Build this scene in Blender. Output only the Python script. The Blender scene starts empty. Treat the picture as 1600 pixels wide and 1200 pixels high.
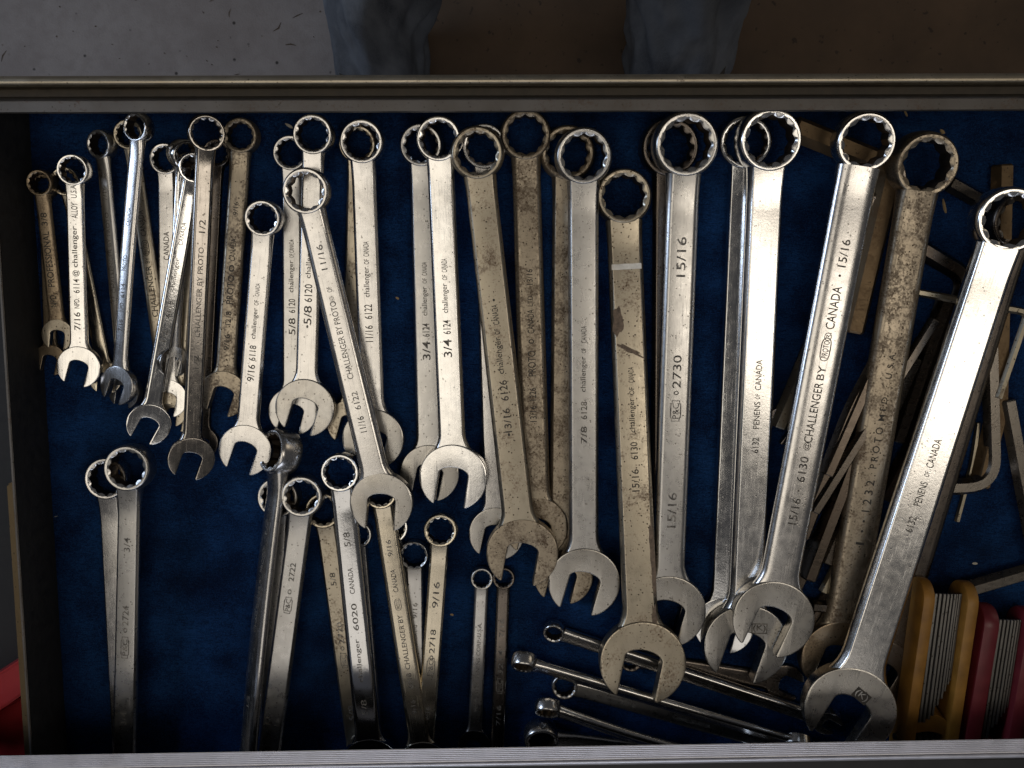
import bpy, bmesh, math, random
from mathutils import Vector, Matrix, noise
from mathutils.geometry import tessellate_polygon
rnd = random.Random(11)
R = math.radians
sc = bpy.context.scene
col = sc.collection

# ------------------------------------------------------------------ camera
PX = 1/3000.0            # one photograph pixel on the drawer floor, in metres
F = 1390.0               # focal length in photograph pixels (1600 wide)
TH = R(6.0)              # camera leans slightly towards the cabinet
H = F*PX
cam_d = bpy.data.cameras.new('camera'); cam = bpy.data.objects.new('camera', cam_d); col.objects.link(cam)
cam_d.sensor_width = 36; cam_d.lens = 36*F/1600; cam_d.clip_start = 0.01; cam_d.clip_end = 50
CAM = Vector((0, H*math.sin(TH), H*math.cos(TH)))
cam.location = CAM; cam.rotation_euler = (-TH, 0, 0)
sc.camera = cam

# ------------------------------------------------------------------ light
w = bpy.data.worlds.new('World'); sc.world = w; w.use_nodes = True
bg = w.node_tree.nodes['Background']; bg.inputs[0].default_value = (0.80, 0.80, 0.84, 1); bg.inputs[1].default_value = 0.062
def area(name, loc, target, sx, sy, power, color):
    d = bpy.data.lights.new(name, 'AREA'); d.shape = 'RECTANGLE'; d.size = sx; d.size_y = sy; d.energy = power; d.color = color
    o = bpy.data.objects.new(name, d); col.objects.link(o); o.location = loc
    o.rotation_euler = (Vector(target)-Vector(loc)).to_track_quat('-Z', 'Y').to_euler()
    return o
KEY = area('ceiling_light', (-0.44, -0.06, 1.30), (-0.1, 0.0, 0), 0.66, 0.66, 2.1, (1.0, 0.91, 0.77))
KEY2 = area('second_ceiling_light', (0.54, -0.06, 1.32), (0.2, 0, 0), 0.34, 0.60, 1.9, (1.0, 0.90, 0.76))
WIN = area('window_light', (-1.9, 0.55, 0.75), (0, 0, 0), 0.8, 0.7, 12.0, (0.62, 0.76, 1.0))
DOOR = area('doorway_light', (1.7, 0.9, 0.55), (0.2, 0, 0), 0.6, 0.6, 1.2, (1.0, 0.84, 0.62))
LOW = area('added_fill_light', (-0.15, -0.74, 1.28), (-0.05, -0.1, 0), 1.0, 0.42, 1.15, (1.0, 0.93, 0.84))  # added fill lamp that brightens the lower handles
REAR = area('rear_window_light', (0.1, -2.0, 1.0), (0, -0.15, 0), 1.6, 0.6, 7.0, (0.80, 0.86, 1.0))
sc.view_settings.view_transform = 'Standard'; sc.view_settings.look = 'None'
sc.view_settings.exposure = 0.0; sc.view_settings.gamma = 1.0

# ------------------------------------------------------------------ helpers
cT, sT = math.cos(-TH), math.sin(-TH)
def ray(px, py):
    x, y, z = (px-800)/F, -(py-600)/F, -1.0
    return Vector((x, y*cT - z*sT, y*sT + z*cT))
def U(px, py, z=0.0):
    """point of the room at height z (in photo pixels at drawer-floor scale) seen at photo pixel px,py"""
    d = ray(px, py); t = (z*PX - CAM.z)/d.z
    return CAM + d*t
FWD = Vector((0, -math.sin(TH), -math.cos(TH)))
def scale_at(p): return (p-CAM).dot(FWD)/F     # metres per photo pixel at that depth

def obj(name, me, parent=None, mat=None):
    o = bpy.data.objects.new(name, me); col.objects.link(o)
    if mat is not None: me.materials.append(mat)
    if parent: o.parent = parent
    return o
def mesh(name, verts, faces, smooth=None):
    me = bpy.data.meshes.new(name)
    bm = bmesh.new()
    vs = [bm.verts.new(v) for v in verts]
    for f in faces:
        try: bm.faces.new([vs[i] for i in f])
        except ValueError: pass
    finish(bm, me, smooth)
    return me
def finish(bm, me, smooth=R(35)):
    bmesh.ops.recalc_face_normals(bm, faces=bm.faces)
    if smooth:
        for f in bm.faces: f.smooth = True
        for e in bm.edges:
            if len(e.link_faces) == 2 and e.calc_face_angle(0) > smooth: e.smooth = False
    bm.to_mesh(me); bm.free()
def empty(name, loc=(0,0,0), M=None):
    o = bpy.data.objects.new(name, None); col.objects.link(o); o.empty_display_size = 0.01
    if M is not None: o.matrix_world = M
    else: o.location = loc
    return o
def tag(o, label=None, cat=None, group=None, kind=None):
    if label: o['label'] = label
    if cat: o['category'] = cat
    if group: o['group'] = group
    if kind: o['kind'] = kind
    return o

# ------------------------------------------------------------------ materials
class NB:
    def __init__(s, name):
        s.m = bpy.data.materials.new(name); s.m.use_nodes = True; s.t = s.m.node_tree; s.n = s.t.nodes
        s.b = s.n['Principled BSDF']; s.tc = s.n.new('ShaderNodeTexCoord'); s.oi = s.n.new('ShaderNodeObjectInfo')
    def link(s, a, b): s.t.links.new(a, b)
    def coords(s, scale=(1,1,1), rand=True):
        mp = s.n.new('ShaderNodeMapping'); mp.inputs['Scale'].default_value = scale
        s.link(s.tc.outputs['Object'], mp.inputs['Vector'])
        if rand:
            mu = s.n.new('ShaderNodeVectorMath'); mu.operation = 'SCALE'; mu.inputs[0].default_value = (71, 37, 53)
            s.link(s.oi.outputs['Random'], mu.inputs['Scale']); s.link(mu.outputs[0], mp.inputs['Location'])
        return mp.outputs[0]
    def noise(s, sc_, detail=4, rough=0.55, scale=(1,1,1), dist=0.0):
        t = s.n.new('ShaderNodeTexNoise'); t.inputs['Scale'].default_value = sc_; t.inputs['Detail'].default_value = detail
        t.inputs['Roughness'].default_value = rough; t.inputs['Distortion'].default_value = dist
        s.link(s.coords(scale), t.inputs['Vector']); return t.outputs['Fac']
    def vor(s, sc_, scale=(1,1,1)):
        t = s.n.new('ShaderNodeTexVoronoi'); t.inputs['Scale'].default_value = sc_
        s.link(s.coords(scale), t.inputs['Vector']); return t.outputs['Distance']
    def ramp(s, f, a, b, va=0.0, vb=1.0):
        r = s.n.new('ShaderNodeMapRange'); r.inputs['From Min'].default_value = a; r.inputs['From Max'].default_value = b
        r.inputs['To Min'].default_value = va; r.inputs['To Max'].default_value = vb; s.link(f, r.inputs['Value']); return r.outputs[0]
    def math(s, op, a, b):
        m = s.n.new('ShaderNodeMath'); m.operation = op
        for i, v in enumerate((a, b)):
            if isinstance(v, (int, float)): m.inputs[i].default_value = v
            else: s.link(v, m.inputs[i])
        return m.outputs[0]
    def mix(s, fac, a, b):
        m = s.n.new('ShaderNodeMix'); m.data_type = 'RGBA'
        if isinstance(fac, (int, float)): m.inputs['Factor'].default_value = fac
        else: s.link(fac, m.inputs['Factor'])
        for k, v in (('A', a), ('B', b)):
            sk = [i for i in m.inputs if i.name == k and i.type == 'RGBA'][0]
            if isinstance(v, tuple): sk.default_value = (*v, 1)
            else: s.link(v, sk)
        return [o for o in m.outputs if o.type == 'RGBA'][0]
    def bump(s, h, strength, dist, prev=None):
        b = s.n.new('ShaderNodeBump'); b.inputs['Strength'].default_value = strength; b.inputs['Distance'].default_value = dist
        s.link(h, b.inputs['Height'])
        if prev is not None: s.link(prev, b.inputs['Normal'])
        return b.outputs[0]
    def set(s, **k):
        for n, v in k.items():
            sk = s.b.inputs[n.replace('_', ' ')]
            if isinstance(v, tuple): sk.default_value = (*v, 1) if len(v) == 3 else v
            elif isinstance(v, (int, float)): sk.default_value = v
            else: s.link(v, sk)
        return s.m

def metal(name, base, rough, grime=(0.05,0.04,0.03), speck=0.3, rust=0.0, rustcol=(0.09,0.05,0.025), dents=0.3, forge=0.25, stain=0.22):
    """used plated steel: uneven gloss, hairline scratches, pits, dirt specks and rust patches"""
    s = NB(name)
    big = s.noise(45, 3); fine = s.noise(900, 3); mid = s.noise(220, 4, .6)
    c = s.mix(s.ramp(big, .35, .7, 0, stain), base, tuple(b*0.62*k for b, k in zip(base, (1.0, .93, .82))))
    # dark pits and specks
    v = s.vor(520); keep = s.ramp(s.noise(260, 2), .56-.1*speck, .60-.1*speck)
    sp = s.math('MULTIPLY', s.ramp(v, .25, .16), keep)
    sp = s.math('MULTIPLY', sp, min(1.0, .35+speck))
    c = s.mix(sp, c, grime)
    scr = s.ramp(s.noise(1.0, 3, .6, (60, 1500, 1500)), .55, .75)
    ro = s.math('ADD', s.ramp(mid, .3, .75, rough-.03, rough+.06), s.math('MULTIPLY', scr, .10))
    met = 1.0
    if rust > 0:
        n1 = s.noise(70, 6, .7, (1, 1, 1), .4); n2 = s.noise(850, 5, .75)
        rm = s.ramp(s.math('ADD', s.math('MULTIPLY', n1, .52), s.math('MULTIPLY', n2, .48)), .60-.21*rust, .735-.21*rust)
        rc = s.mix(n2, tuple(x*.6 for x in rustcol), tuple(x*1.7 for x in rustcol))
        c = s.mix(rm, c, rc); ro = s.math('ADD', ro, s.math('MULTIPLY', rm, .3)); met = s.ramp(rm, 0, 1, 1.0, .45)
    nb = s.bump(mid, forge, .00009)
    nb = s.bump(big, dents, .00007, nb)
    nb = s.bump(s.math('SUBTRACT', fine, s.math('MULTIPLY', sp, 1.5)), .16, .00012, nb)
    return s.set(Base_Color=c, Roughness=ro, Metallic=met, Normal=nb)

M = {}
M['chrome']  = metal('worn_chrome_steel', (.63,.615,.60), .23, speck=.25)
M['bright']  = metal('bright_chrome_steel', (.76,.75,.735), .20, speck=.12, dents=.25)
M['satin']   = metal('satin_steel', (.55,.54,.525), .28, speck=.35, forge=.3)
M['mirror']  = metal('polished_chrome_steel', (.66,.66,.66), .12, speck=.1, dents=.15, forge=.08, stain=.2)
M['warm']    = metal('yellowed_steel', (.46,.41,.325), .30, speck=1.0, rust=.40, rustcol=(.10,.055,.025))
M['rusty']   = metal('rust_flecked_steel', (.36,.31,.24), .34, speck=1.0, rust=.60, rustcol=(.085,.055,.032))
M['brown']   = metal('brown_patina_steel', (.33,.26,.18), .34, speck=.9, rust=.50, rustcol=(.07,.042,.022))
M['dark']    = metal('dark_oiled_steel', (.18,.155,.135), .27, speck=.3, rust=.04)
M['smoke']   = metal('smoky_chrome_steel', (.30,.28,.26), .17, speck=.3, rust=.03)
M['gold']    = metal('golden_chrome_steel', (.62,.56,.45), .22, speck=.2)
M['ground']  = metal('ground_jaw_steel', (.47,.455,.43), .27, speck=.35, forge=.2, dents=.3, stain=.5)
M['keysteel']= metal('black_oxide_steel', (.115,.10,.086), .27, speck=.4, rust=.12, rustcol=(.10,.06,.03))
M['keybrown']= metal('brown_hex_key_steel', (.12,.098,.08), .28, speck=.3, rust=.25, rustcol=(.075,.045,.03))
M['keygrey'] = metal('grey_hex_key_steel', (.26,.235,.205), .27, speck=.4, rust=.12)
M['keytan']  = metal('tan_rusted_steel', (.19,.135,.08), .48, speck=.5, rust=.45, rustcol=(.12,.07,.032))
M['keybright']=metal('bright_hex_key_steel', (.38,.34,.26), .34, speck=.6, rust=.2)
def flat(name, colr, rough=.6, met=0.0, nscale=200, namt=.25, bump=.1, bd=.0004):
    s = NB(name); n = s.noise(nscale, 4)
    c = s.mix(s.ramp(n, .3, .7, 0, 1), tuple(x*(1-namt) for x in colr), tuple(x*(1+namt) for x in colr))
    return s.set(Base_Color=c, Roughness=s.ramp(n, .3, .7, rough-.07, rough+.07), Metallic=met, Normal=s.bump(n, bump, bd))
M['bore'] = metal('oil_darkened_bore_steel', (.16,.12,.085), .42, speck=.5, rust=.3)
def ink_mat(name, deep, worn, lo, hi):
    s = NB(name); n = s.noise(420, 4, .65)
    f = s.ramp(n, lo, hi)
    return s.set(Base_Color=s.mix(f, deep, worn), Roughness=s.ramp(n, .3, .7, .65, .4), Metallic=s.math('MULTIPLY', f, .8))
M['ink']   = ink_mat('dirt_filled_stamping', (.040,.033,.026), (.24,.22,.19), .46, .70)
M['inkdark'] = ink_mat('deep_dirt_stamping', (.022,.018,.014), (.09,.075,.06), .50, .74)
M['inkpale'] = ink_mat('worn_stamping', (.065,.057,.048), (.34,.32,.29), .42, .66)
M['rustpatch'] = flat('brown_rust', (.150,.108,.076), .55, .3, 500, .5, .3)
M['paint'] = flat('white_paint_band', (.80,.76,.68), .55)
M['alu']   = flat('brushed_aluminium', (.74,.73,.77), .40, .72, 120, .06, .05)
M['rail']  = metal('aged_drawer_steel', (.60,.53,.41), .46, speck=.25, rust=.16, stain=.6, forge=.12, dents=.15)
M['channel'] = flat('dark_brown_channel', (.060,.048,.034), .55)  # dark brown colour for the recessed channel
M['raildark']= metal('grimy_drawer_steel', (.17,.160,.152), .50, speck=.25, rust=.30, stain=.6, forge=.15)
M['brass_slide'] = metal('bronze_slide_steel', (.16,.12,.07), .42, speck=.4, rust=.2)
M['wallsteel'] = flat('shade_dark_drawer_steel', (.010,.010,.011), .7)  # drawer steel; the left wall's inner shade is put into this near-black
M['red']   = flat('red_enamel', (.33,.018,.022), .38, 0, 60, .18, .04)
M['blackvoid'] = flat('black_enamel', (.015,.014,.014), .6)
M['yellow']= flat('ochre_plastic', (.26,.125,.020), .45, 0, 90, .30, .12)
M['crimson']= flat('crimson_plastic', (.125,.011,.017), .42, 0, 90, .2, .06)
M['wood']  = flat('pale_splinter', (.30,.21,.10), .7)
M['lint']  = flat('pale_lint', (.45,.43,.38), .9)
M['sole']  = flat('dark_boot_leather', (.022,.018,.015), .6)
M['chaff'] = flat('dry_brown_chaff', (.08,.055,.035), .8)

def felt_mat():
    s = NB('navy_felt'); a = s.noise(38, 4, .6); b = s.noise(1500, 3, .7); d = s.noise(240, 4, .6, (1, 2.4, 1))
    f = s.math('ADD', s.math('MULTIPLY', a, .45), s.math('MULTIPLY', b, .55))
    c = s.mix(s.ramp(f, .41, .61), (.0016,.0095,.042), (.0145,.072,.235))
    e = s.noise(800, 3, .7, (.35, 1.6, 1)); c = s.mix(s.ramp(e, .52, .70, 0, .75), c, (.0012,.005,.018))
    c = s.mix(s.ramp(s.noise(14, 5, .65), .54, .72, 0, .6), c, (.003,.008,.022))
    c = s.mix(s.ramp(d, .58, .8, 0, .5), c, (.004,.014,.05))
    n = s.bump(b, 1.0, .0020); n = s.bump(e, .8, .0012, n); n = s.bump(d, .6, .0016, n)
    return s.set(Base_Color=c, Roughness=.95, Specular_IOR_Level=.08, Normal=n, Sheen_Weight=.10, Sheen_Tint=(.2,.35,.9))
M['felt'] = felt_mat()
def concrete_mat():
    s = NB('stained_concrete'); a = s.noise(7, 6, .6); b = s.noise(60, 6, .65); d = s.noise(420, 3)
    c = s.mix(s.ramp(a, .35, .65), (.20,.172,.158), (.285,.255,.238))
    c = s.mix(s.ramp(b, .45, .7, 0, .55), c, (.20,.17,.155))
    c = s.mix(s.ramp(b, .30, .18, 0, .8), c, (.40,.39,.38))
    c = s.mix(s.math('MULTIPLY', s.ramp(s.vor(55), .16, .08), s.ramp(s.noise(30, 2), .52, .56)), c, (.04,.035,.03))
    return s.set(Base_Color=c, Roughness=.8, Normal=s.bump(d, .3, .002))
M['concrete'] = concrete_mat()
def mat_mat():
    s = NB('brown_covering'); a = s.noise(9, 5, .6); b = s.noise(300, 3)
    c = s.mix(s.ramp(a, .3, .7), (.075,.048,.028), (.125,.078,.045))
    c = s.mix(s.ramp(s.noise(80, 2), .66, .70, 0, .7), c, (.03,.02,.014))
    return s.set(Base_Color=c, Roughness=.8, Normal=s.bump(b, .2, .001))
M['covering'] = mat_mat()
def denim_mat():
    s = NB('faded_denim'); a = s.noise(9, 5, .6, (1,1,.6)); b = s.noise(900, 2, .5, (1,1,.35))
    c = s.mix(s.ramp(a, .35, .65), (.055,.060,.070), (.15,.16,.175))
    c = s.mix(s.ramp(s.noise(1.0, 4, .6, (26, 26, 5)), .45, .68), c, (.20,.21,.225))
    c = s.mix(s.ramp(b, .4, .6, 0, .35), c, (.16,.17,.19))
    return s.set(Base_Color=c, Roughness=.9, Normal=s.bump(b, .4, .001), Specular_IOR_Level=.1)
M['denim'] = denim_mat()

# ------------------------------------------------------------------ stamped writing
_dg = None
_tcache = {}
def text_geo(s):
    if s in _tcache: return _tcache[s]
    cu = bpy.data.curves.new('t', 'FONT'); cu.body = s; cu.size = 1; cu.resolution_u = 3; cu.offset = 0.008
    o = bpy.data.objects.new('t', cu); col.objects.link(o)
    bpy.context.view_layer.update()
    me = bpy.data.meshes.new_from_object(o.evaluated_get(bpy.context.evaluated_depsgraph_get()))
    vs = [v.co.copy() for v in me.vertices]; fs = [tuple(p.vertices) for p in me.polygons]
    bpy.data.objects.remove(o); bpy.data.curves.remove(cu); bpy.data.meshes.remove(me)
    xs = [v.x for v in vs]; ys = [v.y for v in vs]
    _tcache[s] = (vs, fs, min(xs), max(xs), min(ys), max(ys))
    return _tcache[s]
def frame_geo(kind, n=10):
    """outline badge as unit-box geometry, x 0..1, y 0..1 : 'hex' or 'pill'"""
    if kind == 'hex': pts = [(0,.12),(.12,.12),(.2,0),(.8,0),(.88,.12),(1,.12),(1,.88),(.88,.88),(.8,1),(.2,1),(.12,.88),(0,.88)]
    else:
        pts = []
        for i in range(24):
            a = 2*math.pi*i/24; c, s = math.cos(a), math.sin(a)
            pts.append((.5+.5*math.copysign(abs(c)**.6, c), .5+.5*math.copysign(abs(s)**.75, s)))
    k = len(pts); inn = [(.5+(x-.5)*.93, .5+(y-.5)*.80) for x, y in pts]
    vs = [Vector((x, y, 0)) for x, y in pts+inn]
    fs = [(i, (i+1) % k, k+(i+1) % k, k+i) for i in range(k)]
    return vs, fs, 0, 1, 0, 1

# ------------------------------------------------------------------ wrench geometry (local: x ring->jaw, y across, z up; metres)
def ring_mesh(Ro, h, tilt, rim=.84):
    n = 96; a = Ro*rim/1.215
    def star(t):
        d = math.degrees(t) % 60; d = min(d, 60-d); d = max(d, 30-d); return a/math.cos(R(d))
    ch = Ro*rim; hz = h/2
    prof = [(Ro*.93, -hz), (Ro*.98, -hz*.72), (Ro, -hz*.3), (Ro*1.0, hz*.0), (Ro*.992, hz*.36), (Ro*.975, hz*.64), (Ro*.95, hz*.84), (Ro*.92, hz*.955), (Ro*.89, hz), ((ch+Ro*.89)/2, hz), (ch, hz*.985)]
    rows = [[(r*math.cos(2*math.pi*i/n), r*math.sin(2*math.pi*i/n), z) for i in range(n)] for r, z in prof]
    for z in (hz*.86, -hz*.80):
        rows.append([(star(2*math.pi*i/n)*math.cos(2*math.pi*i/n), star(2*math.pi*i/n)*math.sin(2*math.pi*i/n), z) for i in range(n)])
    rows.append([(ch*math.cos(2*math.pi*i/n), ch*math.sin(2*math.pi*i/n), -hz) for i in range(n)])
    vs = []; fs = []
    T = Matrix.Rotation(tilt, 3, 'Y')
    for r in rows: vs += [T @ Vector(p) for p in r]
    k = len(rows)
    for j in range(k):
        for i in range(n):
            a0, a1 = j*n+i, j*n+(i+1) % n; b0, b1 = ((j+1) % k)*n+i, ((j+1) % k)*n+(i+1) % n
            fs.append((a0, a1, b1, b0))
    me = mesh('box_end', vs, fs, R(28)); me.materials.append(M['chrome']); me.materials.append(M['bore'])
    for p in me.polygons:
        if p.index >= (k-3)*n: p.material_index = 1
    return me

def jaw_outline(Rj, g, ang):
    pts = []
    a0 = R(42); n = 54
    for i in range(n+1):
        a = a0 + (2*math.pi-2*a0)*i/n
        pts.append((Rj*math.cos(a)*(1.0 if math.cos(a) > 0 else .98), Rj*math.sin(a)))
    # lower tip (y<0), then slot
    gw = g*Rj; xb = -.30*Rj; dep = .52*gw
    pts += [(.80*Rj, -.60*Rj), (.86*Rj, -gw-.07*Rj), (.855*Rj, -gw-.02*Rj), (.82*Rj, -gw)]
    for i in range(4): pts.append((.82*Rj+(xb+dep-.82*Rj)*(i+1)/4, -gw))
    for i in range(1, 14):
        a = -math.pi/2 - math.pi*i/14
        pts.append((xb+dep+dep*math.cos(a)*1.0, gw*math.sin(a)))
    for i in range(4): pts.append((xb+dep+(.82*Rj-xb-dep)*i/4, gw))
    pts += [(.82*Rj, gw), (.855*Rj, gw+.02*Rj), (.86*Rj, gw+.07*Rj), (.80*Rj, .60*Rj)]
    c, s = math.cos(ang), math.sin(ang)
    return [(x*c-y*s, x*s+y*c) for x, y in pts]
def inset(pts, d):
    n = len(pts); out = []
    for i in range(n):
        p0, p1, p2 = Vector(pts[i-1]), Vector(pts[i]), Vector(pts[(i+1) % n])
        e1 = (p1-p0); e2 = (p2-p1)
        if e1.length < 1e-9: e1 = e2
        if e2.length < 1e-9: e2 = e1
        e1.normalize(); e2.normalize()
        n1 = Vector((-e1.y, e1.x)); n2 = Vector((-e2.y, e2.x)); m = n1+n2
        if m.length < 1e-6: m = n1
        m.normalize(); k = min(1.6, 1/max(.35, m.dot(n1)))
        out.append(tuple(p1+m*d*k))
    return out
def plate_mesh(name, pts, t, b, off=(0,0), smooth=R(32)):
    """closed outline -> plate of thickness t with rounded rims of width b"""
    n = len(pts); rings = []
    for dz, di in ((-t/2, b), (-t/2+b*.3, b*.3), (-t/2+b, 0), (t/2-b, 0), (t/2-b*.3, b*.3), (t/2, b)):
        rings.append([(x+off[0], y+off[1], dz) for x, y in (inset(pts, di) if di else pts)])
    vs = [v for r in rings for v in r]; fs = []
    for j in range(len(rings)-1):
        for i in range(n): fs.append((j*n+i, j*n+(i+1) % n, (j+1)*n+(i+1) % n, (j+1)*n+i))
    me = bpy.data.meshes.new(name); bm = bmesh.new()
    bv = [bm.verts.new(v) for v in vs]
    for f in fs: bm.faces.new([bv[i] for i in f])
    for k in (len(rings)-1, 0):
        for t3 in tessellate_polygon([[Vector(v) for v in rings[k]]]):
            try: bm.faces.new([bv[k*n+i] for i in t3])
            except ValueError: pass
    finish(bm, me, smooth); return me

def sect(wd, th, prof):
    """half-section outline (closed) for the shank; returns list of (y,z)"""
    pts = []
    if prof == 'round':
        n = 28
        for i in range(n):
            a = 2*math.pi*i/n; c, s = math.cos(a), math.sin(a)
            pts.append((wd*math.copysign(abs(c)**.62, c), th*math.copysign(abs(s)**.80, s)))
    else:
        c, zs = (min(th*1.0, wd*.36), .10) if prof == 'soft' else (min(th*.62, wd*.26), .22)
        crown = th*(.05 if prof == 'soft' else .012)
        q = []                      # one quarter, from the side up to the flat: sloping chamfer with eased corners
        ch = [(wd, th*zs), (wd-c*.12, th*(zs+.20)), (wd-c*.62, th*.86), (wd-c*.82, th*.955), (wd-c*1.05, th)]
        if prof == 'soft': ch = [(wd, th*zs), (wd-c*.10, th*.42), (wd-c*.30, th*.66), (wd-c*.58, th*.85), (wd-c*.86, th*.965), (wd-c*1.15, th)]
        pts = [(y, -z) for y, z in reversed(ch)] + ch + [(0, th+crown)] + [(-y, z) for y, z in reversed(ch)] + [(-y, -z) for y, z in ch] + [(0, -th-crown)]
    return pts
def ztop(y, wd, th, prof):
    k = min(1.0, abs(y)/wd)
    if prof == 'round': return th*(max(0.0, 1-k**(1/.31)))**.40
    return th + th*(.05 if prof == 'soft' else .012)*(1-k)
def shank_mesh(L, Rr, Rj, w0, w1, th0, th1, prof, bow, collar):
    vs = []; fs = []; xs = []
    x0, x1 = Rr*.83, L-Rj*.42; f0, f1 = Rr*1.15, Rj*.85
    N = 46
    def half(x):
        t = (x-x0)/(x1-x0); wd = w0+(w1-w0)*t; th = th0+(th1-th0)*t
        a = max(0, 1-(x-x0)/f0); wd += max(.04*Rr, Rr*.55-w0)*a**2.0; th += collar*a**1.6
        b = max(0, 1-(x1-x)/f1); wd += max(0, Rj*.90-w1)*b**1.9
        return wd, th
    for i in range(N+1):
        t = i/N; t = .5-.5*math.cos(math.pi*t); x = x0+(x1-x0)*t
        wd, th = half(x); z = bow*math.sin(math.pi*max(0, min(1, (x-x0)/(x1-x0))))
        s = sect(wd, th, prof); n = len(s)
        vs += [(x, y, zz+z) for y, zz in s]
    for j in range(N):
        for i in range(n): fs.append((j*n+i, j*n+(i+1) % n, (j+1)*n+(i+1) % n, (j+1)*n+i))
    fs.append(tuple(range(n))[::-1]); fs.append(tuple(N*n+i for i in range(n)))
    top = lambda x, y: ztop(y, *half(x), prof)+bow*math.sin(math.pi*max(0, min(1, (x-x0)/(x1-x0))))
    return mesh('handle', vs, fs, R(40)), top

def wn(o):
    m = o.modifiers.new('weighted', 'WEIGHTED_NORMAL'); m.keep_sharp = True; m.weight = 80; return o
GROUP = 'combination wrenches lying in the drawer'
def wrench(label, ring, jaw, wpx, z=(16,16), roll=0, mat='chrome', prof='flat', tilt=4, jang=-14, texts=(), g=.43,
           bow=0, jmat=None, mark=None, ink='ink', th=None, ringh=None, extra=None, rim=.80, jawt=None):
    if ink == 'ink' and mat in ('warm', 'rusty', 'brown'): ink = 'inkdark'
    P0 = U(ring[0], ring[1], z[0]); P1 = U(jaw[0], jaw[1], z[1])
    s = (scale_at(P0)+scale_at(P1))/2; s0 = scale_at(P0); s1 = scale_at(P1)
    X = (P1-P0); L = X.length; X.normalize()
    Y = Vector((0,0,1)).cross(X).normalized(); Z = X.cross(Y).normalized()
    Rm = Matrix((X, Y, Z)).transposed()
    Rm = Matrix.Rotation(R(roll), 3, X) @ Rm
    Mw = Rm.to_4x4(); Mw.translation = P0
    root = empty('combination_wrench', M=Mw); tag(root, label, 'wrench', GROUP)
    Rr, Rj = ring[2]*s0, jaw[2]*s1
    w0, w1 = wpx[0]*s0/2, wpx[1]*s1/2
    tb = th*s/2 if th else None
    th0, th1 = tb or w0*.42, tb or w1*.42
    h = (ringh*s if ringh else Rr*.92)
    sm, top = shank_mesh(L, Rr, Rj, w0, w1, th0, th1, prof, bow*s, max(0, h*.40-th0))
    wn(obj('handle', sm, root, M[mat]))
    rme = ring_mesh(Rr, h, R(tilt), rim); rme.materials[0] = M[mat]; obj('box_end', rme, root)
    jt = jawt*s if jawt else max(Rj*.42, th1*2.16)
    jm = plate_mesh('open_end', jaw_outline(Rj, g, R(jang)), jt, Rj*.045)
    jo = wn(obj('open_end', jm, root, M[jmat or mat])); jo.location = (L, 0, 0)
    # stamped writing: (string, photo coordinate at its start, at its end, letter height px, sideways px, kind)
    ax = 1 if abs(jaw[1]-ring[1]) > abs(jaw[0]-ring[0]) else 0
    def put(name, geo, xa, xb, hh, yo, m):
        vs, fs, mx0, mx1, my0, my1 = geo
        out = []
        for v in vs:
            u = (v.x-mx0)/(mx1-mx0); q = (v.y-my0)/(my1-my0)-.5
            x = xa+(xb-xa)*u; y = (-1 if xb < xa else 1)*q*hh + yo
            out.append((x, y, top(x, y)+.00006))
        me = bpy.data.meshes.new(name); me.from_pydata(out, [], fs); obj(name, me, root, M[m])
    for t in texts:
        st, pa, pb, hp = t[:4]; yo = t[4] if len(t) > 4 else 0; kind = t[5] if len(t) > 5 else None
        ta = (pa-ring[ax])/(jaw[ax]-ring[ax]); tbb = (pb-ring[ax])/(jaw[ax]-ring[ax])
        xa, xb = ta*L, tbb*L; hh = hp*s*(.88 if st.strip('. ') else .42); yy = yo*s
        if kind:
            put('stamped_badge', frame_geo(kind), xa, xb, hh*1.5, yy, ink)
            d = (xb-xa)*.13; put('stamped_lettering', text_geo(st), xa+d, xb-d, hh*.85, yy, ink)
        else: put('stamped_lettering', text_geo(st), xa, xb, hh, yy, ink)
    if mark:
        mx, my, a = mark[:3]; dark = mark[3] if len(mark) > 3 else True
        Mk = Matrix.Translation((L+mx*Rj, my*Rj, jt/2+.00005)) @ Matrix.Rotation(R(a), 4, 'Z')
        bw, bh = Rj*.185, Rj*.125
        if dark:
            me = bpy.data.meshes.new('stamped_square'); me.from_pydata([Mk @ Vector(v) for v in ((-bw,-bh,0),(bw,-bh,0),(bw,bh,0),(-bw,bh,0))], [], [(0,1,2,3)])
            obj('stamped_square', me, root, M['inkdark'])
        else:
            vs, fs, *_ = frame_geo('hex'); me = bpy.data.meshes.new('stamped_square')
            qs = [(-1,-1),(1,-1),(1,1),(-1,1)]; pv = [(x*bw, y*bh, 0) for x, y in qs]+[(x*bw*.88, y*bh*.82, 0) for x, y in qs]
            me.from_pydata([Mk @ Vector(v) for v in pv], [], [(i,(i+1)%4,4+(i+1)%4,4+i) for i in range(4)]); obj('stamped_square', me, root, M['ink'])
        vs, fs, a0, a1, b0, b1 = text_geo('(K)')
        pv = [Mk @ Vector((((v.x-a0)/(a1-a0)-.5)*bw*1.6, ((v.y-b0)/(b1-b0)-.5)*bh*1.45, .00005)) for v in vs]
        me = bpy.data.meshes.new('stamped_lettering'); me.from_pydata(pv, [], fs); obj('stamped_lettering', me, root, M['satin' if dark else 'ink'])
    if extra: extra(root, L, s, top, w0)
    return root

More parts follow.
